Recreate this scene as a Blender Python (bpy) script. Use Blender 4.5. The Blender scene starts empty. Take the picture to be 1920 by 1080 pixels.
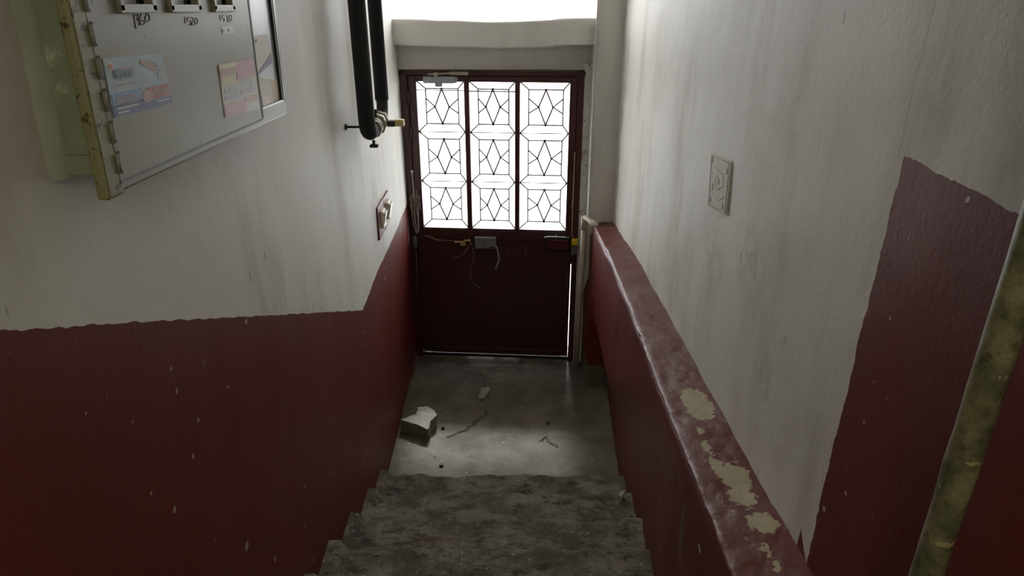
import bpy, bmesh, math, random
from mathutils import Vector, Matrix, noise
random.seed(7)
S = bpy.context.scene
COL = S.collection

# ------------------------------------------------------------ camera
FPX, PITCH, CZ = 1330.0, math.radians(24.9), 2.43
cam_d = bpy.data.cameras.new('camera'); cam_d.sensor_width = 36; cam_d.lens = FPX/1920*36
cam_d.clip_start = 0.02
cam = bpy.data.objects.new('camera', cam_d); COL.objects.link(cam)
cam.location = (0, 0, CZ); cam.rotation_euler = (math.pi/2-PITCH, 0, 0)
S.camera = cam
# ------------------------------------------------------------ light
SKY, LAMP = 9.0, 15.0
w = bpy.data.worlds.new('World'); S.world = w; w.use_nodes = True
bg = w.node_tree.nodes['Background']; bg.inputs[0].default_value = (0.965, 0.985, 1.0, 1); bg.inputs[1].default_value = SKY
sun = bpy.data.lights.new('hazy_sun_offscreen', 'SUN'); sun.energy = 11.0; sun.angle = math.radians(9); sun.color = (.93, .97, 1.0)
suno = bpy.data.objects.new('hazy_sun_offscreen', sun); COL.objects.link(suno); suno.location = (0, 12, 12)
suno.rotation_euler = (math.radians(-45), 0, math.radians(-1))   # from beyond the door, 45 degrees up
def portal(name, loc, sx, sz):
    l = bpy.data.lights.new(name, 'AREA'); l.shape = 'RECTANGLE'; l.size = sx; l.size_y = sz
    l.cycles.is_portal = True
    o = bpy.data.objects.new(name, l); COL.objects.link(o); o.location = loc
    o.rotation_euler = (-math.pi/2, 0, 0)      # -Z looks to -Y, into the stairwell
    return o
portal('door_glass_portal', (-0.11, 4.27, 1.35), 0.95, 0.95)
portal('transom_portal', (-0.09, 4.34, 2.55), 1.15, 0.86)
v = S.view_settings; v.view_transform = 'Standard'; v.look = 'None'; v.exposure = 0.0; v.gamma = 1.0
v.use_curve_mapping = False
S.cycles.max_bounces = 8; S.cycles.diffuse_bounces = 5; S.cycles.glossy_bounces = 2

# ------------------------------------------------------------ pixel helpers (1920x1080): direction only, distance from a surface
def ray(px, py):
    a = (px-960)/FPX; b = (py-540)/FPX
    return Vector((a, math.cos(PITCH)-b*math.sin(PITCH), -math.sin(PITCH)-b*math.cos(PITCH)))
CP = Vector((0, 0, CZ))
def onx(px, py, x): r = ray(px, py); return CP+r*(x/r.x)
def ony(px, py, y): r = ray(px, py); return CP+r*(y/r.y)
def onz(px, py, z): r = ray(px, py); return CP+r*((z-CZ)/r.z)

# ------------------------------------------------------------ node helper
class NT:
    def __init__(s, name):
        s.m = bpy.data.materials.new(name); s.m.use_nodes = True
        s.t = s.m.node_tree; s.b = s.t.nodes['Principled BSDF']
    def n(s, typ, **kw):
        x = s.t.nodes.new(typ)
        for k, val in kw.items(): setattr(x, k, val)
        return x
    def put(s, sock, val):
        if hasattr(val, 'is_output'): s.t.links.new(val, sock)
        elif isinstance(val, (tuple, list)): sock.default_value = tuple(val)+((1,) if len(val) == 3 and sock.type == 'RGBA' else ())
        else: sock.default_value = val
    def math(s, op, a, b=0.0, c=0.0):
        x = s.n('ShaderNodeMath', operation=op)
        for i, q in enumerate((a, b, c)): s.put(x.inputs[i], q)
        return x.outputs[0]
    def add(s, a, b): return s.math('ADD', a, b)
    def sub(s, a, b): return s.math('SUBTRACT', a, b)
    def mul(s, a, b): return s.math('MULTIPLY', a, b)
    def lt(s, a, b): return s.math('LESS_THAN', a, b)
    def step(s, a, lo, hi):                      # smooth ramp 0..1
        x = s.n('ShaderNodeMapRange', interpolation_type='SMOOTHSTEP')
        s.put(x.inputs[0], a); s.put(x.inputs[1], lo); s.put(x.inputs[2], hi)
        return x.outputs[0]
    def pos(s):
        if not hasattr(s, '_p'):
            s._p = s.n('ShaderNodeTexCoord').outputs['Object']
            x = s.n('ShaderNodeSeparateXYZ'); s.put(x.inputs[0], s._p); s.xyz = x.outputs
        return s._p
    def scaled(s, v3):
        x = s.n('ShaderNodeVectorMath', operation='MULTIPLY'); s.put(x.inputs[0], s.pos()); x.inputs[1].default_value = v3
        return x.outputs[0]
    def noise(s, scale, detail=3, rough=0.55, vec=None, dist=0.0):
        x = s.n('ShaderNodeTexNoise'); s.put(x.inputs['Vector'], vec if vec is not None else s.pos())
        x.inputs['Scale'].default_value = scale; x.inputs['Detail'].default_value = detail
        x.inputs['Roughness'].default_value = rough; x.inputs['Distortion'].default_value = dist
        return x.outputs[0]
    def flecks(s, scale, frac, size, st=(1, 1)):  # sparse irregular chips in the plane s.ax
        s.pos(); cx = s.n('ShaderNodeCombineXYZ'); ax = getattr(s, 'ax', (1, 2))
        s.put(cx.inputs[0], s.mul(s.xyz[ax[0]], st[0])); s.put(cx.inputs[1], s.mul(s.xyz[ax[1]], st[1]))
        x = s.n('ShaderNodeTexVoronoi', voronoi_dimensions='2D'); s.put(x.inputs['Vector'], cx.outputs[0]); x.inputs['Scale'].default_value = scale
        c = s.n('ShaderNodeSeparateColor'); s.put(c.inputs[0], x.outputs['Color'])
        d = s.add(x.outputs['Distance'], s.mul(s.sub(s.noise(scale*6, 2), .5), size*2.2))
        return s.mul(s.lt(c.outputs[0], frac), s.lt(d, s.mul(c.outputs[1], size)))
    def mix(s, f, a, b):
        x = s.n('ShaderNodeMix', data_type='RGBA')
        s.put(x.inputs[0], f); s.put(x.inputs[6], a); s.put(x.inputs[7], b)
        return x.outputs[2]
    def bump(s, h, strength=0.3, dist=0.01):
        x = s.n('ShaderNodeBump'); x.inputs['Strength'].default_value = strength; x.inputs['Distance'].default_value = dist
        s.put(x.inputs['Height'], h); s.put(s.b.inputs['Normal'], x.outputs[0])
    def ell(s, lst, warp=0.02, wscale=18, ax=(0, 1)):  # union of noise-edged ellipses on two axes
        s.pos()
        dx = s.mul(s.sub(s.noise(wscale, 4, .65), .5), warp*2); dy = s.mul(s.sub(s.noise(wscale*1.3, 4, .65), .5), warp*3)
        a = s.add(s.xyz[ax[0]], dx); b = s.add(s.xyz[ax[1]], dy); out = None
        for (ca, cb, ra, rb) in lst:
            u = s.mul(s.sub(a, ca), 1/ra); q = s.mul(s.sub(b, cb), 1/rb)
            d = s.lt(s.add(s.mul(u, u), s.mul(q, q)), 1.0)
            out = d if out is None else s.math('MAXIMUM', out, d)
        return out
    def done(s, color, rough=0.6, **kw):
        s.put(s.b.inputs['Base Color'], color); s.put(s.b.inputs['Roughness'], rough)
        for k, val in kw.items(): s.put(s.b.inputs[k.replace('_', ' ')], val)
        return s.m

WHITE = (0.67, 0.652, 0.615); RED = (0.118, 0.0168, 0.0130)
M = {}
def plain(name, col, rough=0.5, metal=0.0, var=0.15, scale=30, bump=0.0):
    k = NT(name); n = k.noise(scale, 4)
    c = k.mix(n, tuple(x*(1-var) for x in col), tuple(min(1, x*(1+var)) for x in col))
    if bump: k.bump(n, bump, .004)
    M[name] = k.done(c, rough, Metallic=metal); return M[name]

def white_paint(k, grime=1.0):
    k.pos()
    big = k.noise(1.7, 4, .6); strk = k.noise(3.2, 5, .62, k.scaled((1, 1.0, .22))); fine = k.noise(22, 4, .6)
    g = k.mul(k.step(strk, .44, .74), .50*grime)
    g = k.add(g, k.mul(k.step(big, .48, .78), .30*grime)); g = k.add(g, k.mul(k.step(fine, .60, .85), .12))
    c = k.mix(g, WHITE, (0.30, 0.265, 0.215))
    sc = k.flecks(5.5, .30, .06, (1.6, .5))
    c = k.mix(k.mul(sc, .45), c, (.22, .19, .15))
    return c
def red_paint(k, chips=True):
    k.pos()
    c = k.mix(k.noise(2.5, 4, .6), tuple(x*.86 for x in RED), tuple(x*1.14 for x in RED))
    c = k.mix(k.mul(k.step(k.noise(9, 4, .7), .58, .8), .22), c, (.07, .013, .011))
    if chips:
        ch = k.math('MAXIMUM', k.flecks(7, .09, .075), k.flecks(19, .06, .11))
        scr = k.flecks(7, .22, .045, (3.0, .6))
        c = k.mix(k.mul(ch, .85), c, (.42, .37, .28)); c = k.mix(k.mul(scr, .45), c, (.36, .26, .22))
    return c
def wall_bump(k, s=.25):
    k.bump(k.add(k.mul(k.noise(7, 5, .6), .7), k.mul(k.noise(70, 3, .6), .25)), s, .012)

k = NT('left_wall_paint'); k.pos()
zs = k.sub(2.43-.4246+.488*.788, k.mul(k.xyz[1], .488))
zb = k.math('MAXIMUM', zs, 1.062); zb = k.add(zb, k.mul(k.sub(k.noise(26, 4, .6), .5), .016))
red = k.lt(k.xyz[2], zb); wall_bump(k)
M['left_wall_paint'] = k.done(k.mix(red, white_paint(k), red_paint(k)), k.mix(red, (.62,)*3, (.55,)*3), Specular_IOR_Level=.30)

k = NT('right_wall_paint'); k.pos()
wob = k.mul(k.sub(k.noise(24, 4, .6), .5), .018)
a1 = k.mul(k.lt(k.add(k.xyz[1], wob), 1.075), k.lt(k.add(k.xyz[2], wob), 2.156))
tip = k.mul(k.lt(k.xyz[1], 1.128), k.lt(k.xyz[2], k.add(1.355-1.128*.85, k.mul(k.xyz[1], .85))))
red = k.math('MAXIMUM', a1, tip); wall_bump(k)
wp = white_paint(k, 1.05)
for (sy, sz, sr) in ((1.42, 1.52, .10), (1.66, 1.74, .16), (1.95, 1.62, .14)):
    d2 = k.math('SQRT', k.add(k.math('POWER', k.sub(k.xyz[1], sy), 2.0), k.math('POWER', k.sub(k.xyz[2], sz), 2.0)))
    wp = k.mix(k.mul(k.mul(k.sub(1.0, k.step(d2, 0.0, sr)), k.step(k.noise(14, 5, .7), .40, .70)), .55), wp, (.25, .21, .16))
sy_ = k.add(k.xyz[1], k.mul(k.sub(k.noise(6, 4, .6), .5), .02))
seam = k.mul(k.lt(k.math('ABSOLUTE', k.sub(sy_, 1.088)), .0016), k.math('GREATER_THAN', k.xyz[2], 2.15))
wp = k.mix(k.mul(seam, .4), wp, (.25, .22, .17))
M['right_wall_paint'] = k.done(k.mix(red, wp, red_paint(k)), k.mix(red, (.62,)*3, (.55,)*3), Specular_IOR_Level=.30)

k = NT('white_plaster'); wall_bump(k, .3); M['white_plaster'] = k.done(white_paint(k, .6), .6)
k = NT('door_jamb_plaster'); c = white_paint(k, 1.2); k.bump(k.noise(30, 5, .7), .7, .02)
dm = k.step(k.noise(16, 5, .7), .56, .62)
M['door_jamb_plaster'] = k.done(k.mix(k.mul(dm, .8), c, (.28, .22, .15)), .8)

# ledge profile of the thick lower wall on the right
def lerp_tab(tab, x):
    if x <= tab[0][0]: return tab[0][1]
    for (a, va), (b, vb) in zip(tab, tab[1:]):
        if x <= b: return va+(vb-va)*(x-a)/(b-a)
    return tab[-1][1]
LEDGE = [(.85, 1.315), (1.128, 1.29), (1.411, 1.259), (1.887, 1.214), (2.41, 1.175), (3.21, 1.101), (4.18, .966), (4.4, .94)]
XTOP = [(.85, .445), (1.07, .447), (1.66, .455), (2.6, .472), (3.2, .480), (4.1, .484)]
def ledge_z(y): return lerp_tab(LEDGE, y)
def onledge(px, py):
    z = 1.2
    for _ in range(12): p = onz(px, py, z); z = ledge_z(p.y)
    return p
k = NT('ledge_paint'); k.pos(); k.ax = (0, 1)
pts = []
for (x0, x1, y0, y1) in [(1282, 1330, 732, 798), (1306, 1316, 808, 826), (1318, 1332, 834, 860), (1334, 1352, 862, 905), (1352, 1402, 876, 925), (1368, 1410, 915, 962), (1402, 1452, 970, 1010), (1430, 1442, 1026, 1058), (1446, 1460, 1060, 1080)]:
    c0 = onledge((x0+x1)/2, (y0+y1)/2); a = onledge((x0+x1)/2, y0); b = onledge((x0+x1)/2, y1); q = onledge(x0, (y0+y1)/2); q2 = onledge(x1, (y0+y1)/2)
    pts.append((c0.x, c0.y, abs(q2.x-q.x)*.55, abs(a.y-b.y)*.48))
peel = k.ell(pts, .026, 48)
edge = k.mul(k.flecks(26, .30, .30), k.lt(k.xyz[0], .468))
ch = k.mul(k.flecks(30, .10, .22), k.lt(k.xyz[1], 2.6))
c = k.mix(k.mul(k.step(k.noise(5, 4), .25, .75), .22), red_paint(k, False), (.20, .17, .15))  # patchy grey in the red stands in for sky sheen on the ledge
bare = k.mix(k.noise(22, 4, .7), (.30, .25, .15), (.46, .41, .30))
bare = k.mix(k.flecks(24, .25, .22), bare, (.62, .58, .50))
pm = k.math('MAXIMUM', peel, k.mul(k.math('MAXIMUM', edge, ch), .3))
h = k.add(k.add(k.mul(k.noise(13, 5, .65), .6), k.mul(k.noise(75, 3, .6), .22)), k.mul(peel, -.35)); k.bump(h, .55, .014)
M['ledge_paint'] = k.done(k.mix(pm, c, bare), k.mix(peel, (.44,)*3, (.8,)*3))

k = NT('low_wall_paint'); k.pos()
c = red_paint(k)
low = k.mul(k.math('GREATER_THAN', k.xyz[1], 3.70), k.lt(k.add(k.xyz[2], k.mul(k.sub(k.noise(20, 4), .5), .12)), .15))
low2 = k.ell([(2.14, .40, .05, .03), (1.45, 1.03, .02, .10)], .02, 30, (1, 2))
c = k.mix(k.math('MAXIMUM', low, k.mul(low2, .7)), c, k.mix(k.noise(30, 4), (.09, .08, .06), (.17, .15, .12)))
wall_bump(k, .35); M['low_wall_paint'] = k.done(c, .5, Specular_IOR_Level=.35)

k = NT('landing_concrete'); k.pos(); k.ax = (0, 1)
c = k.mix(k.step(k.noise(4, 6, .65), .35, .70), (.088, .071, .050), (.168, .141, .104))
c = k.mix(k.mul(k.step(k.noise(13, 5, .7), .55, .75), .5), c, (.075, .062, .046))
c = k.mix(k.mul(k.flecks(12, .25, .12), .8), c, (.04, .035, .03)); c = k.mix(k.flecks(21, .05, .09), c, (.4, .38, .34))
k.bump(k.add(k.noise(25, 6, .7), k.mul(k.noise(120, 2), .2)), .5, .01); M['landing_concrete'] = k.done(c, .72)

k = NT('worn_step_concrete'); k.pos(); k.ax = (0, 1)
c = k.mix(k.step(k.noise(8, 6, .72, k.scaled((.8, 1, 1))), .40, .62), (.110, .094, .067), (.270, .236, .176))
c = k.mix(k.mul(k.step(k.noise(13, 7, .78, k.scaled((.75, 1, 1))), .53, .60), .78), c, (.042, .036, .026))
c = k.mix(k.mul(k.step(k.noise(55, 5, .75), .56, .66), .55), c, (.05, .043, .032))
c = k.mix(k.mul(k.flecks(34, .12, .20), .7), c, (.48, .43, .32))
c = k.mix(k.mul(k.ell([(-.30, .16, .07, .016)], .012, 30), .5), c, (.16, .04, .04))
k.bump(k.add(k.noise(20, 7, .80, k.scaled((.85, 1, 1))), k.mul(k.noise(90, 3), .35)), 1.0, .022); M['worn_step_concrete'] = k.done(c, .85)

k = NT('door_red_paint'); k.pos(); k.ax = (0, 2)
c = k.mix(k.noise(8, 4), (.045, .0130, .0130), (.066, .0200, .0200))
c = k.mix(k.mul(k.flecks(9, .25, .08, (2, .4)), .5), c, (.30, .24, .21))
k.bump(k.noise(30, 4), .2, .004); M['door_red_paint'] = k.done(c, .38)
k = NT('door_glass'); g = k.t
tr = k.n('ShaderNodeBsdfTransparent'); tr.inputs[0].default_value = (.96, .97, .97, 1)
tl = k.n('ShaderNodeBsdfTranslucent'); tl.inputs[0].default_value = (.9, .9, .9, 1)
gl = k.n('ShaderNodeBsdfGlossy'); gl.inputs['Roughness'].default_value = .15
m1 = k.n('ShaderNodeMixShader'); m1.inputs[0].default_value = .08; g.links.new(tr.outputs[0], m1.inputs[1]); g.links.new(tl.outputs[0], m1.inputs[2])
m2 = k.n('ShaderNodeMixShader'); m2.inputs[0].default_value = .05; g.links.new(m1.outputs[0], m2.inputs[1]); g.links.new(gl.outputs[0], m2.inputs[2])
g.links.new(m2.outputs[0], k.t.nodes['Material Output'].inputs[0]); M['door_glass'] = k.m

k = NT('cabinet_green'); k.pos()
c = k.mix(k.step(k.noise(11, 5, .7), .50, .66), (.235, .265, .18), (.50, .51, .42))
c = k.mix(k.mul(k.step(k.noise(6, 3), .6, .7), .6), c, (.42, .40, .24)); k.bump(k.noise(12, 5, .7), .5, .01)
M['cabinet_green'] = k.done(c, .5)
k = NT('cabinet_rusty_yellow'); k.pos()
c = k.mix(k.noise(14, 4), (.19, .18, .085), (.29, .275, .15))
c = k.mix(k.step(k.noise(34, 5, .75), .55, .60), c, (.07, .04, .02)); M['cabinet_rusty_yellow'] = k.done(c, .5)
k = NT('cabinet_front_paint'); k.pos()
c = k.mix(k.noise(5, 4), (.180, .158, .105), (.215, .190, .130))
c = k.mix(k.mul(k.flecks(22, .18, .10), .8), c, (.10, .07, .04)); M['cabinet_front_paint'] = k.done(c, .42)
k = NT('cabinet_frame_paint'); k.pos()
c = k.mix(k.noise(5, 4), (.22, .205, .15), (.28, .26, .20))
c = k.mix(k.step(k.noise(45, 5, .75), .66, .72), c, (.09, .06, .03)); M['cabinet_frame_paint'] = k.done(c, .4)
k = NT('gas_pipe_paint'); k.pos()
c = k.mix(k.step(k.noise(14, 6, .75), .35, .65), (.070, .075, .040), (.24, .22, .125))
c = k.mix(k.step(k.noise(30, 4, .7), .58, .68), c, (.10, .08, .05)); c = k.mix(k.flecks(45, .2, .25), c, (.36, .31, .18))
k.bump(k.noise(30, 4), .5, .006); M['gas_pipe_paint'] = k.done(c, .42)
plain('black_foam', (.012, .012, .013), .85, 0, .3, 60, .3)
plain('dark_iron', (.03, .027, .025), .5, .5)
plain('valve_steel', (.42, .38, .30), .45, .3)
plain('grey_metal', (.36, .37, .39), .4, .35)
plain('dull_grey', (.17, .165, .165), .55)
plain('black_plastic', (.015, .015, .015), .5)
plain('lock_red', (.075, .010, .014), .4)
plain('yellow_plastic', (.62, .42, .02), .45)
plain('pale_yellow', (.75, .62, .25), .4)
plain('pvc_beige', (.48, .44, .36), .45, 0, .25, 14)
plain('wire_tan', (.30, .22, .17), .6)
plain('wire_white', (.55, .52, .48), .6)
plain('tape_tan', (.42, .27, .10), .6, 0, .35, 40)
plain('cobweb_grey', (.17, .145, .12), .95, 0, .4, 50, .8)
plain('switch_ivory', (.70, .66, .56), .35)
plain('switch_plate_red', (.125, .0185, .0145), .45)
plain('stone_grey', (.22, .205, .175), .9, 0, .35, 40, .8)
plain('stone_pale', (.30, .275, .225), .9, 0, .3, 40, .6)
plain('grille_iron', (.07, .04, .036), .6)
plain('outside_ground', (.55, .54, .52), .9, 0, .1, 3)
plain('canopy_render', (.74, .73, .71), .9, 0, .12, 6, .4)
plain('ceiling_white', (.70, .69, .66), .8)
plain('pale_green_plaster', (.46, .47, .39), .7, 0, .2, 12, .4)
plain('pen_ink', (.07, .07, .085), .6)
plain('paper_white', (.66, .62, .55), .6, 0, .06)
plain('paper_cream', (.60, .50, .36), .6, 0, .08)
plain('paper_violet', (.22, .17, .30), .6, 0, .2)
plain('meter_dark', (.02, .02, .025), .25)
plain('meter_grey', (.30, .29, .32), .4)
plain('print_navy', (.035, .06, .20), .4); plain('print_blue', (.13, .25, .45), .4, 0, .3, 40)
plain('print_red', (.30, .055, .05), .4); plain('print_orange', (.45, .17, .07), .4); plain('print_white', (.52, .52, .50), .4)
plain('print_ink', (.045, .065, .13), .4); plain('print_rose', (.36, .17, .14), .4); plain('print_grey', (.30, .32, .30), .4)
plain('print_pink', (.44, .16, .19), .4, 0, .3, 30); plain('print_yellow', (.46, .37, .15), .4, 0, .25, 30); plain('print_lilac', (.30, .25, .32), .4); plain('print_pale', (.38, .34, .26), .4, 0, .2, 30)
k = NT('sticker_blue'); k.pos()
c = k.mix(k.step(k.xyz[2], 0.02, .15), (.10, .19, .40), (.28, .38, .44)); c = k.mix(k.mul(k.step(k.noise(26, 4), .5, .7), .5), c, (.40, .47, .48))
M['sticker_blue'] = k.done(c, .35)

# ------------------------------------------------------------ mesh helpers
class MB:
    def __init__(s): s.bm = bmesh.new()
    def box(s, a, b, bev=0.0, mat=None):
        t = bmesh.new()
        vs = [t.verts.new((x, y, z)) for x in (a[0], b[0]) for y in (a[1], b[1]) for z in (a[2], b[2])]
        for f in ((0, 1, 3, 2), (4, 6, 7, 5), (0, 4, 5, 1), (2, 3, 7, 6), (0, 2, 6, 4), (1, 5, 7, 3)): t.faces.new([vs[i] for i in f])
        if bev: bmesh.ops.bevel(t, geom=t.edges[:], offset=bev, segments=2, affect='EDGES', profile=.5)
        if mat is not None: bmesh.ops.transform(t, matrix=mat, verts=t.verts[:])
        s.merge(t); return s
    def merge(s, t):
        me = bpy.data.meshes.new('tmp'); t.to_mesh(me); t.free(); s.bm.from_mesh(me); bpy.data.meshes.remove(me)
    def prism(s, pts, d):                        # polygon pts extruded by vector d
        t = bmesh.new(); d = Vector(d); p = [Vector(q) for q in pts]
        a = [t.verts.new(q) for q in p]; b = [t.verts.new(q+d) for q in p]; n = len(p)
        t.faces.new(a[::-1]); t.faces.new(b)
        for i in range(n): t.faces.new((a[i], a[(i+1) % n], b[(i+1) % n], b[i]))
        bmesh.ops.recalc_face_normals(t, faces=t.faces[:]); s.merge(t); return s
    def tube(s, pts, r, seg=10, cap=True):
        t = bmesh.new(); P = [Vector(p) for p in pts]; rings = []; nrm = None
        for i, p in enumerate(P):
            d = (P[min(i+1, len(P)-1)]-P[max(i-1, 0)]).normalized()
            if nrm is None:
                nrm = d.orthogonal().normalized()
            else:
                nrm = (nrm-d*nrm.dot(d)).normalized()
            bn = d.cross(nrm); rr = r[i] if isinstance(r, (list, tuple)) else r
            rings.append([t.verts.new(p+(nrm*math.cos(q)+bn*math.sin(q))*rr) for q in [2*math.pi*j/seg for j in range(seg)]])
        for a, b in zip(rings, rings[1:]):
            for j in range(seg): t.faces.new((a[j], a[(j+1) % seg], b[(j+1) % seg], b[j]))
        if cap: t.faces.new(rings[0][::-1]); t.faces.new(rings[-1])
        bmesh.ops.recalc_face_normals(t, faces=t.faces[:])
        for f in t.faces: f.smooth = len(f.verts) == 4
        s.merge(t); return s
    def grid(s, nu, nv, fn, smooth=True):
        t = bmesh.new(); g = [[t.verts.new(fn(i/nu, j/nv)) for j in range(nv+1)] for i in range(nu+1)]
        for i in range(nu):
            for j in range(nv):
                f = t.faces.new((g[i][j], g[i+1][j], g[i+1][j+1], g[i][j+1])); f.smooth = smooth
        s.merge(t); return s
    def build(s, name, mat, parent=None, solid=0.0, off=-1, **props):
        me = bpy.data.meshes.new(name); s.bm.to_mesh(me); s.bm.free()
        me.materials.append(M[mat] if isinstance(mat, str) else mat)
        o = bpy.data.objects.new(name, me); COL.objects.link(o)
        if parent is not None: o.parent = parent
        if solid:
            md = o.modifiers.new('solid', 'SOLIDIFY'); md.thickness = solid; md.offset = off
        for k_, v_ in props.items(): o[k_] = v_
        return o
def empty(name, loc=(0, 0, 0), rz=0, **props):
    o = bpy.data.objects.new(name, None); COL.objects.link(o); o.location = loc; o.rotation_euler.z = rz; o.empty_display_size = .1
    for k_, v_ in props.items(): o[k_] = v_
    return o
def smooth(t, a=0., b=1.):
    t = max(0, min(1, (t-a)/(b-a))); return t*t*(3-2*t)
def fbm(x, y, z=0., o=4): return noise.fractal(Vector((x, y, z)), .9, 2.1, o)
def arc(c, a, b, r, n=8):                       # quarter bend: from c+a*r to c+b*r
    c, a, b = Vector(c), Vector(a), Vector(b)
    return [c+(a*math.cos(q)+b*math.sin(q))*r for q in [math.pi/2*i/n for i in range(n+1)]]
def spline(P, n=8):
    P = [Vector(p) for p in P]; Q = [P[0]]+P+[P[-1]]; out = []
    for i in range(1, len(Q)-2):
        for j in range(n):
            t = j/n; a, b, c, d = Q[i-1:i+3]
            out.append(.5*((2*b)+(c-a)*t+(2*a-5*b+4*c-d)*t*t+(3*b-a-3*c+d)*t**3))
    return out+[P[-1]]

ST = dict(kind='structure')
XL, XR, ZC = -.645, .60, 3.2
# ------------------------------------------------------------ room shell
def wall_noise(y, z, s): return .006*fbm(y*1.3, z*1.3, s)+.0022*fbm(y*6, z*6, s+9)
m = MB(); m.grid(150, 70, lambda u, q: (XL+wall_noise(-2.6+6.95*u, 3.25*q, 1.), -2.6+6.95*u, -.06+(ZC+.06)*q))
m.build('wall_left', 'left_wall_paint', None, .2, -1, label='left stair wall, dirty white above red paint', **ST)
m = MB(); m.grid(150, 60, lambda u, q: (XR+wall_noise(-2.6+6.95*u, 3.25*q, 5.), 4.35-6.95*u, .60+(ZC-.60)*q))
m.build('wall_right', 'right_wall_paint', None, .25, -1, label='right stair wall, dirty white with red dado', **ST)
MB().box((XL-.2, -2.75, .75), (XR+.25, -2.6, ZC)).build('wall_back', 'white_plaster', **ST)
MB().box((XL-.2, -2.75, ZC), (XR+.25, 4.40, ZC+.15)).build('ceiling', 'ceiling_white', **ST)
# lower landing with its crack
CRK = [onz(p[0], p[1], 0) for p in [(838, 822), (872, 808), (889, 795), (896, 784), (909, 780), (911, 771)]]
CRK2 = [onz(p[0], p[1], 0) for p in [(1012, 832), (1024, 822), (1031, 834), (1046, 842)]]
CRK3 = [onz(p[0], p[1], 0) for p in [(1074, 812), (1096, 822), (1118, 832)]]
def seg_d(p, a, b):
    d = b-a; t = max(0, min(1, (p-a).dot(d)/max(d.length_squared, 1e-9))); return (p-a-d*t).length
def floor_z(x, y):
    z = .006*fbm(x*2, y*2, 3.)+.0025*fbm(x*14, y*14, 4.)-.022*smooth(y, 3.7, 4.1)
    z -= .006*smooth(y, 4.05, 4.09)*smooth(x, -.36, -.28)*(1-smooth(x, .02, .06))       # scour under the sill
    z += .008*(1-smooth(y+.03*fbm(x*5, 1.), 3.25, 3.29))
    if 2.9 < y < 3.7:
        p = Vector((x+.012*fbm(x*22, y*22, 8.), y+.012*fbm(x*22, y*22, 2.), 0))
        for L, wd in ((CRK, .008), (CRK2, .006), (CRK3, .006)):
            d = min(seg_d(p, Vector((a.x, a.y, 0)), Vector((b.x, b.y, 0))) for a, b in zip(L, L[1:]))
            z -= .016*(1-smooth(d, wd*.4, wd))
    return z
m = MB(); m.grid(210, 250, lambda u, q: (XL-.05+1.33*u, 2.70+1.62*q, floor_z(XL-.05+1.33*u, 2.70+1.62*q)))
m.build('floor', 'landing_concrete', None, .06, -1, label='cracked bare concrete landing at the foot of the stairs', **ST)
MB().box((XL-.05, -2.65, .80), (XR+.05, 1.02, .98)).build('floor_upper_landing', 'worn_step_concrete', **ST)
# stairs: every step a mesh
NOSE = [(2.78, .16), (2.50, .285), (2.20, .42), (1.905, .562), (1.62, .70), (1.33, .84), (1.04, .98)]
stairs = empty('stairs', (0, 1.9, 0), label='worn concrete stairs going down to the door', **ST)
for i, (yn, zn) in enumerate(NOSE):
    yb = NOSE[i+1][0]-.03 if i+1 < len(NOSE) else yn-.12
    zl = (NOSE[i-1][1]-.06) if i else -.03
    def f(u, q, yn=yn, zn=zn, yb=yb, zl=zl, i=i):
        x = XL-.02+1.27*u
        wear = smooth(x, -.615, -.58)
        ed = yn+(.016*fbm(x*5, i*3.1, 5.)+.008*fbm(x*23, i*3.1, 5.))*wear-.006*wear
        if q < .7:                               # tread
            t = q/.7; y = yb+(ed-yb)*t; z = zn
            z += wear*(.007*fbm(x*5, y*9, i*7.)+.004*fbm(x*17, y*26, i*7.)-.026*t*t-.006*smooth(t, .9, 1.))
        else:                                    # riser, facing the door
            t = (q-.7)/.3; y = ed-.02*t+.008*fbm(x*9, t*4, i); z0 = zn+wear*(-.032+.007*fbm(x*5, ed*9, i*7.)+.004*fbm(x*17, ed*26, i*7.))
            z = z0+(zl-z0)*t
        return (x, y-1.9, z)
    MB().grid(150, 44, f).build('step', 'worn_step_concrete', stairs, .03, -1)
# ------------------------------------------------------------ thick low wall with sloping ledge on the right
def floor_at(y):
    z = 0.
    for yn, zn in NOSE:
        if y < yn: z = zn
    return z
REC = [(1.0, 0.), (1.6, .005), (2.2, .055), (3.2, .085), (3.755, .112), (3.77, 0.), (4.3, 0.)]
ys = sorted([.88+i*.03 for i in range(96)]+[3.755, 3.77, 4.15]); ys = [y for y in ys if y <= 4.16]
def low_x(y, z):
    fl = max(0, .164+(2.78-y)*.488) if y < 3.1 else 0
    r = lerp_tab(REC, y)*(1-smooth(z, fl+.17, fl+.56))
    base = lerp_tab(XTOP, y) if y < 3.70 else .484-.025*smooth(y, 3.7, 3.8)*(1-smooth(z, .5, .62))
    return base+r+.004*fbm(y*4, z*4, 2.)
def lw(u, q):
    y = ys[min(len(ys)-1, int(round(u*(len(ys)-1))))]; zt = ledge_z(y)-.004
    z = -.03+(zt+.03)*q; return (low_x(y, z)+.014*smooth(q, .985, 1.), y, z)
m = MB(); m.grid(len(ys)-1, 60, lw); m.build('wall_right_lower', 'low_wall_paint', None, .05, 1, label='thick red lower wall beside the stairs', **ST)
def lt(u, q):
    y = .88+3.27*u; x0 = lerp_tab(XTOP, y)+.004*fbm(y*5, 3.)+.0015*fbm(y*30, 1.)
    x = x0+(.612-x0)*q; edge = smooth(q, 0, .06)
    return (x, y, ledge_z(y)-.003*(1-edge)+.005*fbm(x*9, y*7, 6.)+.002*fbm(x*30, y*30, 6.)+.006*q)
m = MB(); m.grid(260, 24, lt); m.build('trim_1', 'ledge_paint', None, .012, -1, label='red sloping ledge with peeling paint on the lower wall', **ST)
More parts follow.
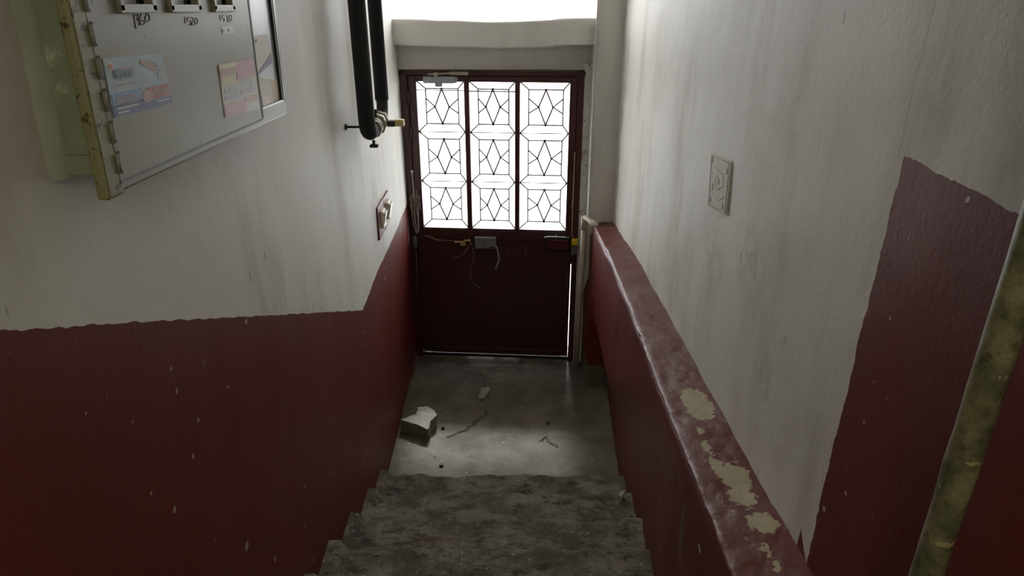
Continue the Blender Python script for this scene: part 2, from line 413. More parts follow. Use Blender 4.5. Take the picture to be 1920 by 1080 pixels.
MB().box((.46, .86, .9), (.62, .90, 1.29)).build('trim_2', 'low_wall_paint', **ST)

# ------------------------------------------------------------ door wall: pier, beam, recessed panel, transom opening, canopy outside
def rough_box(a, b, n, amp, seed, sag=None):
    t = bmesh.new(); vs = [t.verts.new((x, y, z)) for x in (a[0], b[0]) for y in (a[1], b[1]) for z in (a[2], b[2])]
    for f in ((0, 1, 3, 2), (4, 6, 7, 5), (0, 4, 5, 1), (2, 3, 7, 6), (0, 2, 6, 4), (1, 5, 7, 3)): t.faces.new([vs[i] for i in f])
    bmesh.ops.bevel(t, geom=t.edges[:], offset=.006, segments=2, affect='EDGES')
    bmesh.ops.subdivide_edges(t, edges=[e for e in t.edges if e.calc_length() > .08], cuts=n, use_grid_fill=True)
    for q in t.verts:
        c = q.co; d = amp*fbm(c.x*6, c.y*6, c.z*6+seed); q.co = c+Vector((d*.3, d, d))
        if sag: q.co.z += sag(c)
    mm = MB(); mm.merge(t); return mm
rough_box((.45, 4.0, .93), (.66, 4.34, ZC), 14, .004, 1).build('trim_3', 'white_plaster', label='white plastered pier beside the door', **ST)
rough_box((XL-.03, 4.05, 2.0), (.47, 4.36, 2.135), 16, .004, 2, lambda c: -.012*math.cos((c.x+.09)*2.9)**2+.006*(c.x > .2)).build('trim_4', 'white_plaster', label='white sagging beam over the door', **ST)
rough_box((XL-.03, 4.195, 1.835), (.47, 4.36, 2.02), 10, .003, 3).build('wall_door', 'white_plaster', label='recessed white wall strip above the door', **ST)
rough_box((.408, 4.112, -.05), (.54, 4.34, 1.90), 12, .004, 4).build('wall_door_side', 'door_jamb_plaster', label='broken plaster strip between door frame and pier', **ST)
MB().box((XL-.03, 4.2, 3.0), (.47, 4.36, ZC)).build('trim_5', 'white_plaster', **ST)
rough_box((-1.2, 4.36, 1.99), (1.1, 5.02, 2.115), 14, .006, 5).build('trim_6', 'canopy_render', label='white concrete canopy slab outside over the door', **ST)
rough_box((-1.6, 4.36, 3.20), (1.5, 5.45, 3.36), 12, .005, 6).build('trim_7', 'canopy_render', label='unseen slab added outside to keep sun out of the transom', **ST)  # added out of view, blocks the sun above the canopy
MB().box((-14, 4.36, -.20), (14, 45, -.06)).build('ground_outside', 'outside_ground', **ST)
MB().box((-3.2, 4.30, -.1), (XL-.02, 4.36, 4.5)).build('wall_outer', 'canopy_render', **ST)
MB().box((.60, 4.30, -.1), (3.2, 4.36, 4.5)).build('wall_outer.001', 'canopy_render', **ST)

# ------------------------------------------------------------ the door. local: u along the leaf, v depth (towards outside), z up
TH = math.radians(4.0)
door = empty('door_1', (-.64, 4.2, 0), -TH, label='dark red steel door with leaded glass panes, opening onto daylight', **ST)
fr = MB()
fr.box((-.006, -.012, -.03), (.040, .055, 1.857), .003)
fr.box((-.006, -.012, 1.827), (1.056, .055, 1.857), .003)
fr.box((1.017, -.012, -.03), (1.052, .055, 1.857), .003)
fr.box((.03, .046, 0), (.050, .058, 1.84)); fr.box((1.004, .046, .66), (1.03, .058, 1.84)); fr.box((.03, .046, 1.80), (1.02, .058, 1.84))
fr.build('door_frame', 'door_red_paint', door)
MB().box((0.04, .0, -.020), (1.017, .04, .001), .003).build('door_sill', 'dark_iron', door)
lf = MB()
T0, T1 = -.006, .040
LIT = [(.089, .364), (.395, .658), (.688, .972)]; ZB, ZT = .906, 1.792
for (a, b) in ((.043, .089), (.972, 1.013)): lf.box((a, T0, .012), (b, T1, 1.824), .004)
lf.box((.089, T0, ZT), (.972, T1, 1.824), .003); lf.box((.089, T0, .835), (.972, T1, ZB-.012), .003)
lf.box((.089, T0, .010), (.972, T1, .05), .003)
leaf = lf.build('door_leaf', 'door_red_paint', door)
MB().box((.088, .006, .045), (.973, .030, .84)).build('lower_panel', 'door_red_paint', leaf)
for a, b in ((.364, .395), (.658, .688)): MB().box((a, T0, ZB-.014), (b, T1, ZT+.002), .005).build('mullion', 'door_red_paint', leaf)
bead = MB()
for a, b in LIT:
    bead.box((a-.002, -.004, ZB-.013), (b+.002, .012, ZB-.001), .003)
bead.build('glazing_bead', 'door_red_paint', leaf)
zs_ = [ZT, 1.500, 1.200, ZB]
for (a, b) in LIT:
    MB().box((a-.004, .018, ZB-.006), (b+.004, .022, ZT+.004)).build('pane', 'door_glass', leaf)
def bar(mm, p, q, r=.0042):
    p = Vector((p[0], .014, p[1])); q = Vector((q[0], .014, q[1])); mm.tube([p, q], r, 5)
for li, (a, b) in enumerate(LIT):
    for ci in range(3):
        zt, zb_ = zs_[ci], zs_[ci+1]; mm = MB(); j = lambda s=.004: random.uniform(-s, s)
        l, r, t, o = a+.050, b-.036, zt-.042, zb_+.048
        c = (l+r)/2+j(); h = (t+o)/2+j()
        R = [(l, t), (r, t), (r, o), (l, o)]
        for p, q in zip(R, R[1:]+R[:1]): bar(mm, p, q)
        for p, q in zip(R, [(a, zt), (b, zt), (b, zb_), (a, zb_)]): bar(mm, p, q)
        dl, dr = (c-.042, h), (c+.042, h)
        for p, q in (((c, t), dl), (dl, (c, o)), ((c, o), dr), (dr, (c, t))): bar(mm, p, q, .0048)
        for s_ in (.048, -.036): bar(mm, dl, (l, h+s_)); bar(mm, dr, (r, h+s_))
        if ci < 2: bar(mm, (a, zb_), (b, zb_), .0030)
        for p in ((c, t), (c, o), dl, dr):
            mm.box((p[0]-.007, .010, p[1]-.007), (p[0]+.007, .018, p[1]+.007), .003)
        mm.build('window_grille', 'grille_iron', leaf)
for a, b, z in ((.089, .364, 1.741), (.395, .658, 1.738)):
    mm = MB(); bar(mm, (a, z), (b, z), .0040 if a > .3 else .0030); mm.build('cross_wire', 'grille_iron', leaf)
for z in (1.70, 1.50, .35):
    MB().box((.030, -.022, z-.03), (.052, -.004, z+.03), .004).tube([(.041, -.020, z-.045), (.041, -.020, z+.045)], .008, 10).build('hinge', 'door_red_paint', door)
# closer
cl = MB(); cl.box((.138, -.050, 1.788), (.318, -.004, 1.826), .006); cl.box((.300, -.046, 1.790), (.332, -.004, 1.824), .005)
cl.tube([(.225, -.030, 1.77), (.225, -.030, 1.79)], .022, 14)
clo = cl.build('door_closer', 'grey_metal', door, label='grey hydraulic door closer at the top of the door')
ca = MB(); ca.tube([(.215, -.045, 1.826), (.215, -.045, 1.848)], .014, 12)
ca.prism([(.170, -.062, 1.836), (.185, -.048, 1.836), (.345, -.030, 1.842), (.345, -.044, 1.842)], (0, 0, .008))
ca.box((.290, -.034, 1.832), (.395, -.012, 1.850), .003); ca.box((.360, -.037, 1.837), (.385, -.033, 1.845))
ca.build('closer_arm', 'valve_steel', clo)
# relay box, lock, latch
rb = MB(); rb.box((.409, -.034, .780), (.544, -.004, .856), .006); rb.box((.409, -.036, .842), (.544, -.030, .856), .002)
rbo = rb.build('relay_box', 'dull_grey', door, label='small grey plastic box screwed to the door')
MB().box((.515, -.037, .786), (.529, -.033, .798)).box((.500, -.036, .790), (.509, -.033, .797)).build('socket_hole', 'black_plastic', rbo)
MB().box((.458, -.0355, .828), (.468, -.0335, .832)).box((.452, -.0355, .818), (.482, -.0335, .8195)).box((.452, -.0355, .812), (.482, -.0335, .8135)).build('printed_mark', 'black_plastic', rbo)
lk = MB(); lk.box((.850, -.040, .782), (1.004, -.004, .872), .008); lko = lk.build('rim_lock', 'black_plastic', door, label='black and red rim lock case')
MB().box((.864, -.044, .795), (.990, -.036, .856), .004).build('lock_cover', 'lock_red', lko)
MB().tube(spline([(.845, -.038, .868), (.87, -.046, .876), (.93, -.048, .877), (1.0, -.040, .872)]), .005, 8).build('lock_edge', 'dull_grey', lko)
MB().box((1.012, -.050, .822), (1.052, -.012, .862), .006).build('strike_cover', 'yellow_plastic', door, label='yellow plastic strike cover')
MB().prism([(1.012, -.030, .745), (1.050, -.030, .765), (1.056, -.030, .815), (1.012, -.030, .81)], (0, .018, 0)).build('strike_plate', 'dull_grey', door)
MB().tube([(1.012, -.014, 1.40), (1.013, -.014, .88), (1.024, -.02, .862)], .004, 6).build('lock_cable', 'wire_tan', door)
MB().tube([(.915, -.02, .884), (.918, -.02, .868)], .003, 6).build('screw', 'grey_metal', door)
def dl(px, py, off=-.012):                       # pixel -> local point on the door face
    r = ray(px, py); tt = math.tan(TH); q = (4.2-tt*.64)/(r.y+tt*r.x); p = CP+r*q
    return Vector(((p.x+.64)/math.cos(TH), off, p.z))
wr = empty('cable', (-.64, 4.2, 0), -TH, label='thin frayed wires taped together across the red door', category='cable')
for P in ([(789, 445), (796, 440), (812, 446), (826, 450), (842, 449), (858, 452)], [(795, 440), (806, 441), (820, 447), (830, 446)],
          [(880, 446), (882, 454), (876, 466), (866, 477), (848, 483)], [(881, 446), (886, 462), (889, 480), (883, 505), (884, 522), (890, 531), (901, 538)]):
    MB().tube(spline([dl(*p, -.016) for p in P], 6), .0020, 5).build('wire', 'wire_tan', wr)
tp = MB()
for p, (sx, sz) in (((862, 452), (.03, .006)), ((869, 455), (.017, .013)), ((876, 449), (.022, .005))):
    c = dl(*p, -.016); tp.box((c.x-sx, -.026, c.z-sz), (c.x+sx, -.008, c.z+sz), .005)
tp.build('tape_knot', 'tape_tan', wr, label='tan tape knot')
wc = empty('cable', (-.64, 4.2, 0), -TH, label='short white lead hanging from the grey box', category='cable')
MB().tube(spline([dl(*p, -.018) for p in [(931, 460), (934, 470), (936, 483), (933, 494), (930, 502)]], 6), .0038, 6).build('lead', 'wire_white', wc)
jw = empty('cable', (-.64, 4.2, 0), -TH, label='dusty wires running down the left door jamb into a dirt clump', category='cable')
for P in ([(774, 322), (776, 345), (777, 360), (777, 390), (780, 415), (784, 436)], [(783, 380), (785, 405), (786, 432)], [(771, 378), (774, 400), (777, 420), (783, 436)]):
    MB().tube(spline([dl(*p, -.020) for p in P], 5), .0028, 5).build('wire', 'wire_white', jw)
MB().tube([dl(774, 318, -.018), dl(774, 323, -.018)], .008, 8).build('clip', 'wire_white', jw)
t = bmesh.new(); bmesh.ops.create_icosphere(t, subdivisions=4, radius=1)
c = dl(779, 380, -.012)
for q in t.verts:
    d = q.co.normalized(); q.co = c+Vector((d.x*.032, d.y*.014, d.z*.075))*(1+.35*fbm(d.x*3, d.y*3, d.z*5))
mm = MB(); mm.merge(t); mm.build('dirt_clump', 'cobweb_grey', jw)
t = bmesh.new(); bmesh.ops.create_icosphere(t, subdivisions=3, radius=1); c = dl(779, 452, -.012)
for q in t.verts:
    d = q.co.normalized(); q.co = c+Vector((d.x*.016, d.y*.02, d.z*.045))*(1+.2*fbm(d.x*3, d.y*3, d.z*3))
mm = MB(); mm.merge(t); mm.build('cable_gland', 'dull_grey', jw)
MB().tube([dl(781, 470, -.014), dl(783, 520, -.014), dl(784, 560, -.014)], .0018, 5).build('wire', 'dull_grey', jw)

# ------------------------------------------------------------ drain pipe by the door
dp = empty('drain_pipe', (.43, 4.03, 0), label='beige plastic pipe standing beside the door frame', category='pipe')
mm = MB(); mm.tube([(-.008, 0, -.03), (-.002, 0, .5), (.006, 0, 1.0)], .0175, 14); mm.tube([(.005, 0, .95), (.006, 0, 1.03)], .022, 14)
mm.build('pipe', 'pvc_beige', dp)
mm = MB(); mm.tube(spline([(.006, 0, 1.02), (.010, -.02, 1.03), (.03, -.07, 1.03), (.045, -.10, 1.018), (.07, -.11, 1.016)], 6), .016, 12)
mm.tube([(.035, -.09, 1.024), (.075, -.112, 1.015)], .021, 12); mm.build('elbow', 'pvc_beige', dp)
mm = MB(); mm.tube(spline([(.038, -.034, 1.005), (.026, -.036, 1.05), (.022, -.036, 1.4), (.020, -.036, 2.0), (.021, -.036, 3.17)], 6), .005, 6); mm.build('conduit', 'wire_white', dp)

# ------------------------------------------------------------ black insulated pipes with valve
hp = empty('heating_pipe', (-.56, 2.89, 1.81), label='pair of black foam-covered pipes joined by a valve on the left wall', category='pipe')
mm = MB(); mm.tube([(0, -.14, 1.39), (0, -.14, .06)]+[p for p in arc((0, -.14+.055, .055), (0, -1, 0), (0, 0, -1), .055)][1:]+[(0, -.06, 0)], .032, 18); mm.build('pipe', 'black_foam', hp)
mm = MB(); mm.tube([(0, .22, 1.39), (0, .22, .07)], .029, 18); mm.build('pipe', 'black_foam', hp)
mm = MB(); mm.tube([(0, .22, .09), (0, .22, .05)]+[p for p in arc((0, .22-.05, .05), (0, 1, 0), (0, 0, -1), .05)][1:]+[(0, .10, 0)], .025, 16); mm.build('elbow', 'dark_iron', hp)
for y, r in ((-.035, .039), (.005, .035), (.05, .044), (.09, .036), (.125, .040)):
    MB().tube([(0, y-.009, 0), (0, y+.009, 0)], r, 8 if r > .035 else 16).build('union_ring', 'valve_steel', hp)
MB().tube([(0, -.06, 0), (0, .15, 0)], .030, 14).build('valve_body', 'dark_iron', hp)
lv = MB().tube([(.02, .07, .0), (.062, .07, .0)], .012, 10).box((.045, .055, -.012), (.075, .085, .012), .003).build('valve_stem', 'dark_iron', hp)
MB().box((.072, .060, -.012), (.112, .085, .016), .004).build('valve_handle', 'pale_yellow', lv, label='yellow valve handle')
MB().tube([(.0, .04, .02), (.0, .04, .056)], .006, 8).tube([(0, .04, .05), (0, .04, .062)], .011, 8).build('bleed_screw', 'dark_iron', hp)
MB().tube([(.01, -.085, -.034), (.01, -.085, -.062)], .006, 8).box((-.006, -.10, -.062), (.028, -.07, -.052), .003).build('drain_screw', 'dark_iron', hp)
MB().tube([(-.084, -.14, .03), (.0, -.14, .03)], .005, 8).tube([(-.084, -.14, .03), (-.078, -.14, .03)], .012, 10).build('wall_bolt', 'dark_iron', hp)

# ------------------------------------------------------------ light switches on the left wall
for lab, y0, z0, ry, rz in (('ivory wall switch on a red painted square, the one further from the door', 3.285, 1.300, 3.295, 1.295), ('ivory wall switch on a red painted square, the one next to the door', 3.445, 1.292, 3.452, 1.292)):
    sw = empty('light_switch', (XL+.002, y0, z0-.02), label=lab, category='switch')
    MB().box((-.004, -.078, -.085), (.006, .078, .078), .002).build('back_plate', 'switch_plate_red', sw)
    mm = MB(); mm.box((0, -.036, -.042), (.022, .036, .046), .006); so = mm.build('switch_body', 'switch_ivory', sw)
    MB().prism([(.020, -.028, -.034), (.034, -.028, .034), (.020, -.028, .038)], (0, .056, 0)).build('rocker', 'switch_ivory', so)

# ------------------------------------------------------------ painted-over outlet plate on the right wall
c4 = [onx(px, py, XR-.004) for px, py in [(1333, 287), (1371, 303), (1361, 404), (1327, 386)]]
plain('old_plate_paint', (.53, .51, .46), .7, 0, .2, 30, .5)
yc = sum(p.y for p in c4)/4; zc = sum(p.z for p in c4)/4
op = empty('cover_plate', (XR-.002, yc, zc), label='old outlet plate on the right wall, smeared over with white paint', category='outlet')
mm = MB(); mm.prism([(0.006, p.y-yc, p.z-zc) for p in c4], (-.008, 0, 0)); mm.build('plate', 'old_plate_paint', op)
mm = MB()
def lp(a, b): q = [Vector((0, p.y-yc, p.z-zc)) for p in c4]; p = q[0].lerp(q[1], a).lerp(q[3].lerp(q[2], a), b); return Vector((-.0018, p.y, p.z))
plain('old_plaster', (.30, .28, .235), .8, 0, .3, 60, .5)
for P in ([(.06, .04), (.94, .04), (.94, .96), (.06, .96), (.06, .04)], [(.3, .22), (.7, .3), (.75, .5), (.45, .62), (.3, .5), (.45, .35)], [(.25, .72), (.6, .8), (.8, .7)]):
    mm.tube([lp(*p) for p in P], .0014, 5)
mm.build('raised_rim', 'old_plaster', op)
for a, b in ((.12, .1), (.85, .2), (.8, .86), (.2, .6), (.5, .45), (.15, .85)): p = lp(a, b); MB().box((p.x-.001, p.y-.007, p.z-.011), (p.x+.004, p.y+.007, p.z+.009), .002).build('chipped_spot', 'old_plaster', op)

# ------------------------------------------------------------ vertical pipe near the camera
gp = empty('gas_pipe', (.55, .70, .98), label='tall thick pipe with chipped yellow-green paint against the red right wall', category='pipe')
mm = MB(); n = 40
mm.tube([(.012*(.9-1.6*i/n)+.002*fbm(i*.4, 1.), .0, -.01+2.22*i/n) for i in range(n+1)], [.0195+.0012*fbm(i*.7, 4.) for i in range(n+1)], 20); mm.build('pipe', 'gas_pipe_paint', gp)
MB().box((.0, -.012, .30), (.05, .012, .325), .003).build('wall_bracket', 'gas_pipe_paint', gp)

# ------------------------------------------------------------ meter cabinet on the left wall
XF = -.575
A0 = onx(205, 372, XF); A1 = onx(539, 214, XF)
tilt = math.atan2(A1.z-A0.z, A1.y-A0.y); LEN = math.hypot(A1.z-A0.z, A1.y-A0.y)
cab = empty('meter_cabinet', A0, label='grey steel meter cabinet with green side and stickers on the left wall', category='cabinet')
cab.rotation_euler.x = tilt
CM = (Matrix.Translation(A0) @ Matrix.Rotation(tilt, 4, 'X')).inverted()
def cl_(px, py, off=0.0):                       # pixel -> cabinet local, on the front plane
    p = CM @ onx(px, py, XF+off); return p
H = .62
bd = MB(); bd.box((-.078, .022, .036), (-.010, LEN-.02, H), .004); body = bd.build('cabinet_body', 'cabinet_green', cab, label='green painted cabinet side')
MB().box((-.078, .014, .030), (-.008, .026, .058), .002).build('lower_lip', 'cabinet_green', body)
mm = MB(); mm.grid(6, 30, lambda u, q: (-.076+.018*math.sin(u*math.pi/2)+.003*fbm(q*14, u*3), -.020+.046*u+.004*fbm(q*9, 2.), .026+(H-.02)*q)); mm.build('plaster_fillet', 'pale_green_plaster', cab)
fm = MB(); fm.box((-.012, 0, 0), (0, LEN, .040), .005); fm.box((-.012, LEN-.014, .03), (.0, LEN, H)); fm.box((-.012, 0, H-.05), (0, LEN, H))
fro = fm.build('front_frame', 'cabinet_frame_paint', cab)
MB().box((-.016, -.004, -.003), (.003, .040, H), .005).build('rusty_edge', 'cabinet_rusty_yellow', cab, label='yellow-green rusty near edge of the cabinet')
MB().box((-.0105, LEN-.024, .03), (-.001, LEN-.013, H)).build('dark_seam', 'dark_iron', cab)
# inner panel seen past the end of the door
yd1 = cl_(492, 226).y; yd0 = cl_(221, 334).y; zd0 = (cl_(221, 334).z+cl_(492, 226).z)/2
MB().box((-.012, yd1-.05, .03), (-.007, LEN-.012, H)).build('inner_panel', 'grey_metal', cab)
def quad(name, pix, mat, parent, off, th=.0008, inv=None):
    P = [cl_(px, py) for px, py in pix]; q = MB().prism([(off, p.y, p.z) for p in P], (th, 0, 0)); return q.build(name, mat, parent)
pp = quad('paper_slip', [(484, 145), (524, 150), (530, 203), (495, 222)], 'paper_cream', cab, -.0068)
quad('paper_slip', [(484, 148), (512, 150), (518, 210), (495, 221)], 'paper_white', cab, -.0058)
quad('red_stamp', [(494, 180), (509, 178), (511, 198), (497, 202)], 'print_rose', pp, -.0048)
pp = quad('paper_slip', [(474, 80), (486, 68), (506, 64), (513, 98), (486, 142), (478, 105)], 'paper_white', cab, -.0068)
quad('torn_print', [(487, 141), (513, 99), (514, 118), (492, 138)], 'paper_violet', pp, -.0062)
quad('torn_print', [(474, 80), (487, 73), (486, 79), (477, 84)], 'paper_violet', pp, -.0058)
# door with three meter windows
WIN = [((218, 282), 18), ((314, 368), 21), ((396, 432), 20)]
wins = []
for (xa, xb), yb in WIN: a = cl_(xa, yb); b = cl_(xb, yb); wins.append((a.y, b.y, (a.z+b.z)/2))
zw = min(q[2] for q in wins); zwt = zw+.13
df = MB(); D0, D1 = -.002, .0035
df.box((D0, yd0, zd0), (D1, yd1, zw)); df.box((D0, yd0, zwt), (D1, yd1, H-.03))
edges = [yd0]+[q for wn in wins for q in wn[:2]]+[yd1]
for a, b in zip(edges[0::2], edges[1::2]): df.box((D0, a, zw), (D1, b, zwt))
cdo = df.build('cabinet_door', 'cabinet_front_paint', cab)
MB().box((-.004, yd1-.006, zd0+.002), (.0045, yd1+.001, H-.03)).box((.001, yd0, zd0-.003), (.004, yd1, zd0+.001)).build('door_edge', 'dull_grey', cdo)
for a, b, _ in wins:
    bz = MB(); f_ = .011
    for p, q in (((a-.004, zw-.002), (b+.004, zw+f_)), ((a-.004, zwt-f_), (b+.004, zwt)), ((a-.004, zw), (a+f_*.7, zwt)), ((b-f_, zw), (b+.004, zwt))):
        bz.box((-.004, p[0], p[1]), (.010, q[0], q[1]), .002)
    bo = bz.build('window_bezel', 'cabinet_frame_paint', cdo)
    MB().box((-.0110, a, zw), (-.0065, b, zwt)).build('meter_glass', 'meter_dark', bo)
    MB().box((-.0066, a+.01, zw+f_), (-.004, a+(b-a)*.68, zwt-.02)).build('meter_dial', 'meter_grey', bo)
for i in range(11):
    z = zd0+.012+i*.044
    MB().tube([(.004, yd0+.001, z), (.004, yd0+.001, z+.028)], .0022, 8).build('hinge_knuckle', 'cabinet_frame_paint', cdo)
    MB().box((.0036, yd0+.004, z-.001), (.0046, yd0+.010, z+.003)).box((.0036, yd0+.004, z+.027), (.0046, yd0+.010, z+.031)).box((.0036, yd0+.0055, z), (.0046, yd0+.0075, z+.03)).build('hinge_notch', 'dark_iron', cdo)
# pen numbers on the door, drawn as strokes
def strokes(name, L, r=.0008):
    mm = MB()
    for P in L: mm.tube([Vector((.0038, q.y, q.z)) for q in spline([cl_(*p) for p in P], 5)], r, 4)
    mm.build(name, 'pen_ink', cdo)
strokes('pen_number', [[(246, 28), (248, 38), (251, 54)], [(246, 29), (253, 27), (255, 30), (252, 38)], [(253, 27), (256, 36), (257, 48)], [(261, 24), (258, 34), (259, 44), (264, 46), (267, 42), (262, 38), (258, 41)], [(270, 27), (268, 33), (270, 40), (275, 39), (276, 31), (273, 26), (270, 27)]])
strokes('pen_number', [[(342, 31), (344, 44)], [(353, 32), (348, 33), (348, 39), (353, 39), (354, 45), (349, 47)], [(354, 34), (358, 33), (358, 40), (355, 47), (361, 46)], [(363, 34), (361, 41), (364, 45), (367, 41), (366, 35), (363, 34)]], .0007)
strokes('pen_number', [[(408, 28), (410, 38)], [(418, 28), (413, 29), (413, 34), (417, 35), (416, 41)], [(422, 28), (424, 42)], [(428, 28), (426, 34), (428, 40), (431, 36), (430, 29), (428, 28)]], .0006)
quad('faint_label', [(411, 51), (434, 49), (437, 62), (414, 65)], 'print_pale', cdo, .0036, .0004)
for px, py in ((414, 58), (425, 57)): p = cl_(px, py); MB().box((.0040, p.y-.004, p.z-.002), (.0044, p.y+.004, p.z+.003)).build('faint_mark', 'dull_grey', cdo)

# stickers: local frame of their own (x across, z up), flat on the door
def sticker(pix, name, mat, label):
    P = [cl_(*p) for p in pix]                   # tl, tr, br, bl
    s = quad(name, pix, mat, cab, .0037, .0008); s['label'] = label
    def at(a, b, off=.0047): p = P[0].lerp(P[1], a).lerp(P[3].lerp(P[2], a), b); return Vector((off, p.y, p.z))
    return s, at
def patch(at, pts, mat, parent, name='print_area', off=.0046, th=.0004):
    MB().prism([at(a, b, off) for a, b in pts], (th, 0, 0)).build(name, mat, parent)
def rect(a0, b0, a1, b1): return [(a0, b0), (a1, b0), (a1, b1), (a0, b1)]
def lettering(at, txt, a, b, hgt, width, mat, parent, off=.0054, bold=0.0):
    cu = bpy.data.curves.new('txt', 'FONT'); cu.body = txt; cu.size = 1; cu.offset = bold
    to = bpy.data.objects.new('txt', cu); COL.objects.link(to)
    bpy.context.view_layer.update()
    me = bpy.data.meshes.new_from_object(to.evaluated_get(bpy.context.evaluated_depsgraph_get()))
    bpy.data.objects.remove(to)
    xs = [q.co.x for q in me.vertices]; ysx = [q.co.y for q in me.vertices]
    x0, x1, y0, y1 = min(xs), max(xs), min(ysx), max(ysx)
    for q in me.vertices:
        q.co = at(a+width*(q.co.x-x0)/(x1-x0), b-hgt*(q.co.y-y0)/(y1-y0), off)
    me.name = 'lettering'; me.materials.append(M[mat])
    o = bpy.data.objects.new('lettering', me); COL.objects.link(o); o.parent = parent
s1, at1 = sticker([(187, 110), (298, 100), (320, 192), (208, 222)], 'sticker', 'sticker_blue', 'blue and red repair-service sticker')
patch(at1, rect(.01, .80, .52, .99), 'print_navy', s1); patch(at1, rect(.52, .86, .99, .99), 'print_navy', s1)
patch(at1, rect(.02, .60, .50, .79), 'print_blue', s1)
patch(at1, rect(.60, .60, .985, .84), 'print_red', s1)
patch(at1, [(.57+.09*math.cos(q), .76+.12*math.sin(q)) for q in [i*math.pi/8 for i in range(16)]], 'print_rose', s1, off=.0050)
patch(at1, [(.08+.065*math.cos(q), .14+.075*math.sin(q)) for q in [i*math.pi/8 for i in range(16)]], 'print_white', s1)
patch(at1, [(.08+.040*math.cos(q), .14+.045*math.sin(q)) for q in [i*math.pi/8 for i in range(16)]], 'print_orange', s1, off=.0050)
lettering(at1, 'K', .11, .36, .17, .10, 'print_ink', s1, bold=.02); lettering(at1, 'UZEY', .215, .35, .125, .24, 'print_ink', s1, bold=.02)
patch(at1, rect(.20, .185, .46, .20), 'print_orange', s1)
for b, a1, mt in ((.42, .30, 'print_white'), (.46, .44, 'print_rose'), (.51, .36, 'print_white'), (.55, .34, 'print_white')): patch(at1, rect(.10, b, a1, b+.018), mt, s1)
for b, a1 in ((.66, .38), (.71, .36), (.755, .50)): patch(at1, rect(.07, b, a1, b+.022), 'print_rose', s1, off=.0050)
for b, a1 in ((.845, .40), (.92, .24)): patch(at1, rect(.06, b, a1, b+.028), 'print_white', s1, off=.0050)
lettering(at1, '778 2 778', .70, .775, .085, .25, 'print_white', s1)
patch(at1, rect(.68, .645, .76, .668), 'print_orange', s1, off=.0050); patch(at1, rect(.70, .885, .93, .91), 'print_white', s1, off=.0050)
patch(at1, [(.56, .08), (.72, .10), (.86, .18), (.84, .30), (.76, .31), (.58, .17)], 'print_rose', s1); patch(at1, [(.56, .07), (.74, .09), (.86, .12), (.86, .24), (.80, .16), (.62, .12)], 'print_grey', s1, off=.0050)
patch(at1, [(.84, .34), (.92, .28), (.97, .36), (.95, .50), (.88, .52), (.82, .46)], 'print_grey', s1)
s2, at2 = sticker([(405, 122), (471, 109), (484, 205), (418, 221)], 'sticker', 'print_pale', 'faded pink and yellow sticker')
patch(at2, rect(.0, .0, .45, .09), 'print_yellow', s2); patch(at2, rect(.45, .0, .99, .34), 'print_pink', s2); patch(at2, rect(.0, .09, .45, .20), 'print_rose', s2)
patch(at2, rect(.02, .22, .42, .40), 'print_yellow', s2); patch(at2, rect(.05, .60, .40, .69), 'print_lilac', s2); patch(at2, rect(.50, .56, .95, .63), 'print_lilac', s2)
patch(at2, rect(.02, .76, .60, .99), 'print_pink', s2); patch(at2, rect(.60, .70, .98, .80), 'print_rose', s2); patch(at2, rect(.08, .46, .16, .56), 'print_grey', s2); patch(at2, rect(.80, .42, .90, .52), 'print_grey', s2)
patch(at2, rect(.20, .44, .75, .54), 'print_grey', s2)

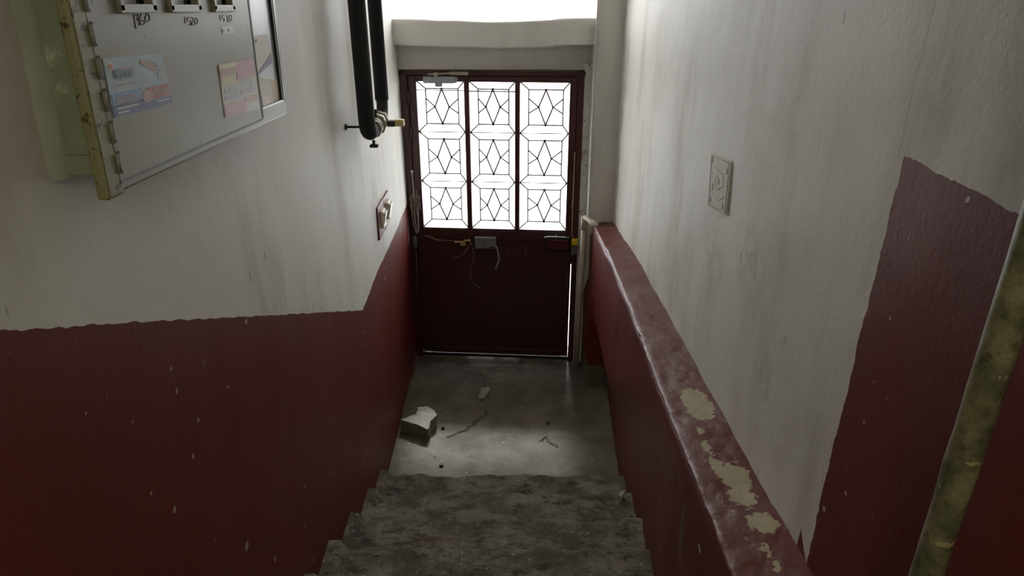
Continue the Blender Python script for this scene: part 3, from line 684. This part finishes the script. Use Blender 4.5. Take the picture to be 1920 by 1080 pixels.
# ------------------------------------------------------------ loose rubble
def stone(name, pts, z0, z1, mat, label, cat, rough=.004, top_shift=(0, 0), grp=None):
    c = Vector((sum(p[0] for p in pts)/len(pts), sum(p[1] for p in pts)/len(pts), z0)); n = len(pts); t = bmesh.new()
    lo = [t.verts.new((p[0]-c.x, p[1]-c.y, 0)) for p in pts]; hi = [t.verts.new((p[0]-c.x+top_shift[0], p[1]-c.y+top_shift[1], z1-z0)) for p in pts]
    t.faces.new(lo[::-1]); t.faces.new(hi)
    for i in range(n): t.faces.new((lo[i], lo[(i+1) % n], hi[(i+1) % n], hi[i]))
    bmesh.ops.triangulate(t, faces=t.faces[:])
    bmesh.ops.subdivide_edges(t, edges=t.edges[:], cuts=4, use_grid_fill=True)
    sc = 1/max(.02, (z1-z0))
    for q in t.verts:
        d = rough*fbm(q.co.x*sc*1.5+7, q.co.y*sc*1.5, q.co.z*sc*1.5); q.co += Vector((d, d*.8, d if q.co.z > .001 else 0))
    mm = MB(); mm.merge(t); o = mm.build(name, mat, None, label=label, category=cat); o.location = c
    if grp: o['group'] = grp
    return o
top = [onz(px, py, .082) for px, py in [(750, 786), (779, 777), (783, 769), (782, 764), (802, 762), (813, 768), (819, 779), (805, 791), (806, 801), (802, 803)]]
stone('concrete_chunk', [(p.x, p.y) for p in top], floor_z(-.53, 3.3)-.004, .082, 'stone_grey', 'broken grey concrete block with a notch, by the left wall', 'rubble', .006)
a = [onz(px, py, .012) for px, py in [(898, 744), (903, 728), (917, 727), (918, 733), (908, 747), (900, 750)]]
stone('mortar_flake', [(p.x, p.y) for p in a], -.004, .018, 'stone_pale', 'pale flat mortar flake lying on the dark landing', 'rubble', .004)
a = [onz(px, py, .30) for px, py in [(1159, 928), (1164, 918), (1172, 920), (1167, 932)]]
stone('plaster_chip', [(p.x, p.y) for p in a], .275, .30, 'stone_pale', 'small pale plaster chip on a step beside the right wall', 'rubble', .003)
for (px, py, z, r, lab) in ((831, 803, 0.004, .009, 'tiny dark pebble beside the concrete block'), (828, 874, .004, .011, 'tiny dark round pebble on the sunlit band of the landing'), (1028, 795, 0, .010, 'tiny dark pebble on the brown landing')):
    p = onz(px, py, z); pts = [(p.x+r*math.cos(q), p.y+r*math.sin(q)*.9) for q in [i*math.pi/4 for i in range(8)]]
    stone('pebble', pts, z-.004, z+.012, 'dark_iron', lab, 'pebble', .002)

# ------------------------------------------------------------ stair hall lamp, on the ceiling above and behind the camera
l = bpy.data.lights.new('stair_hall_lamp_offscreen', 'AREA'); l.shape = 'DISK'; l.size = .28; l.energy = LAMP; l.color = (1.0, .95, .68)
lo = bpy.data.objects.new('stair_hall_lamp_offscreen', l); COL.objects.link(lo); lo.location = (0, -.9, ZC-.06)
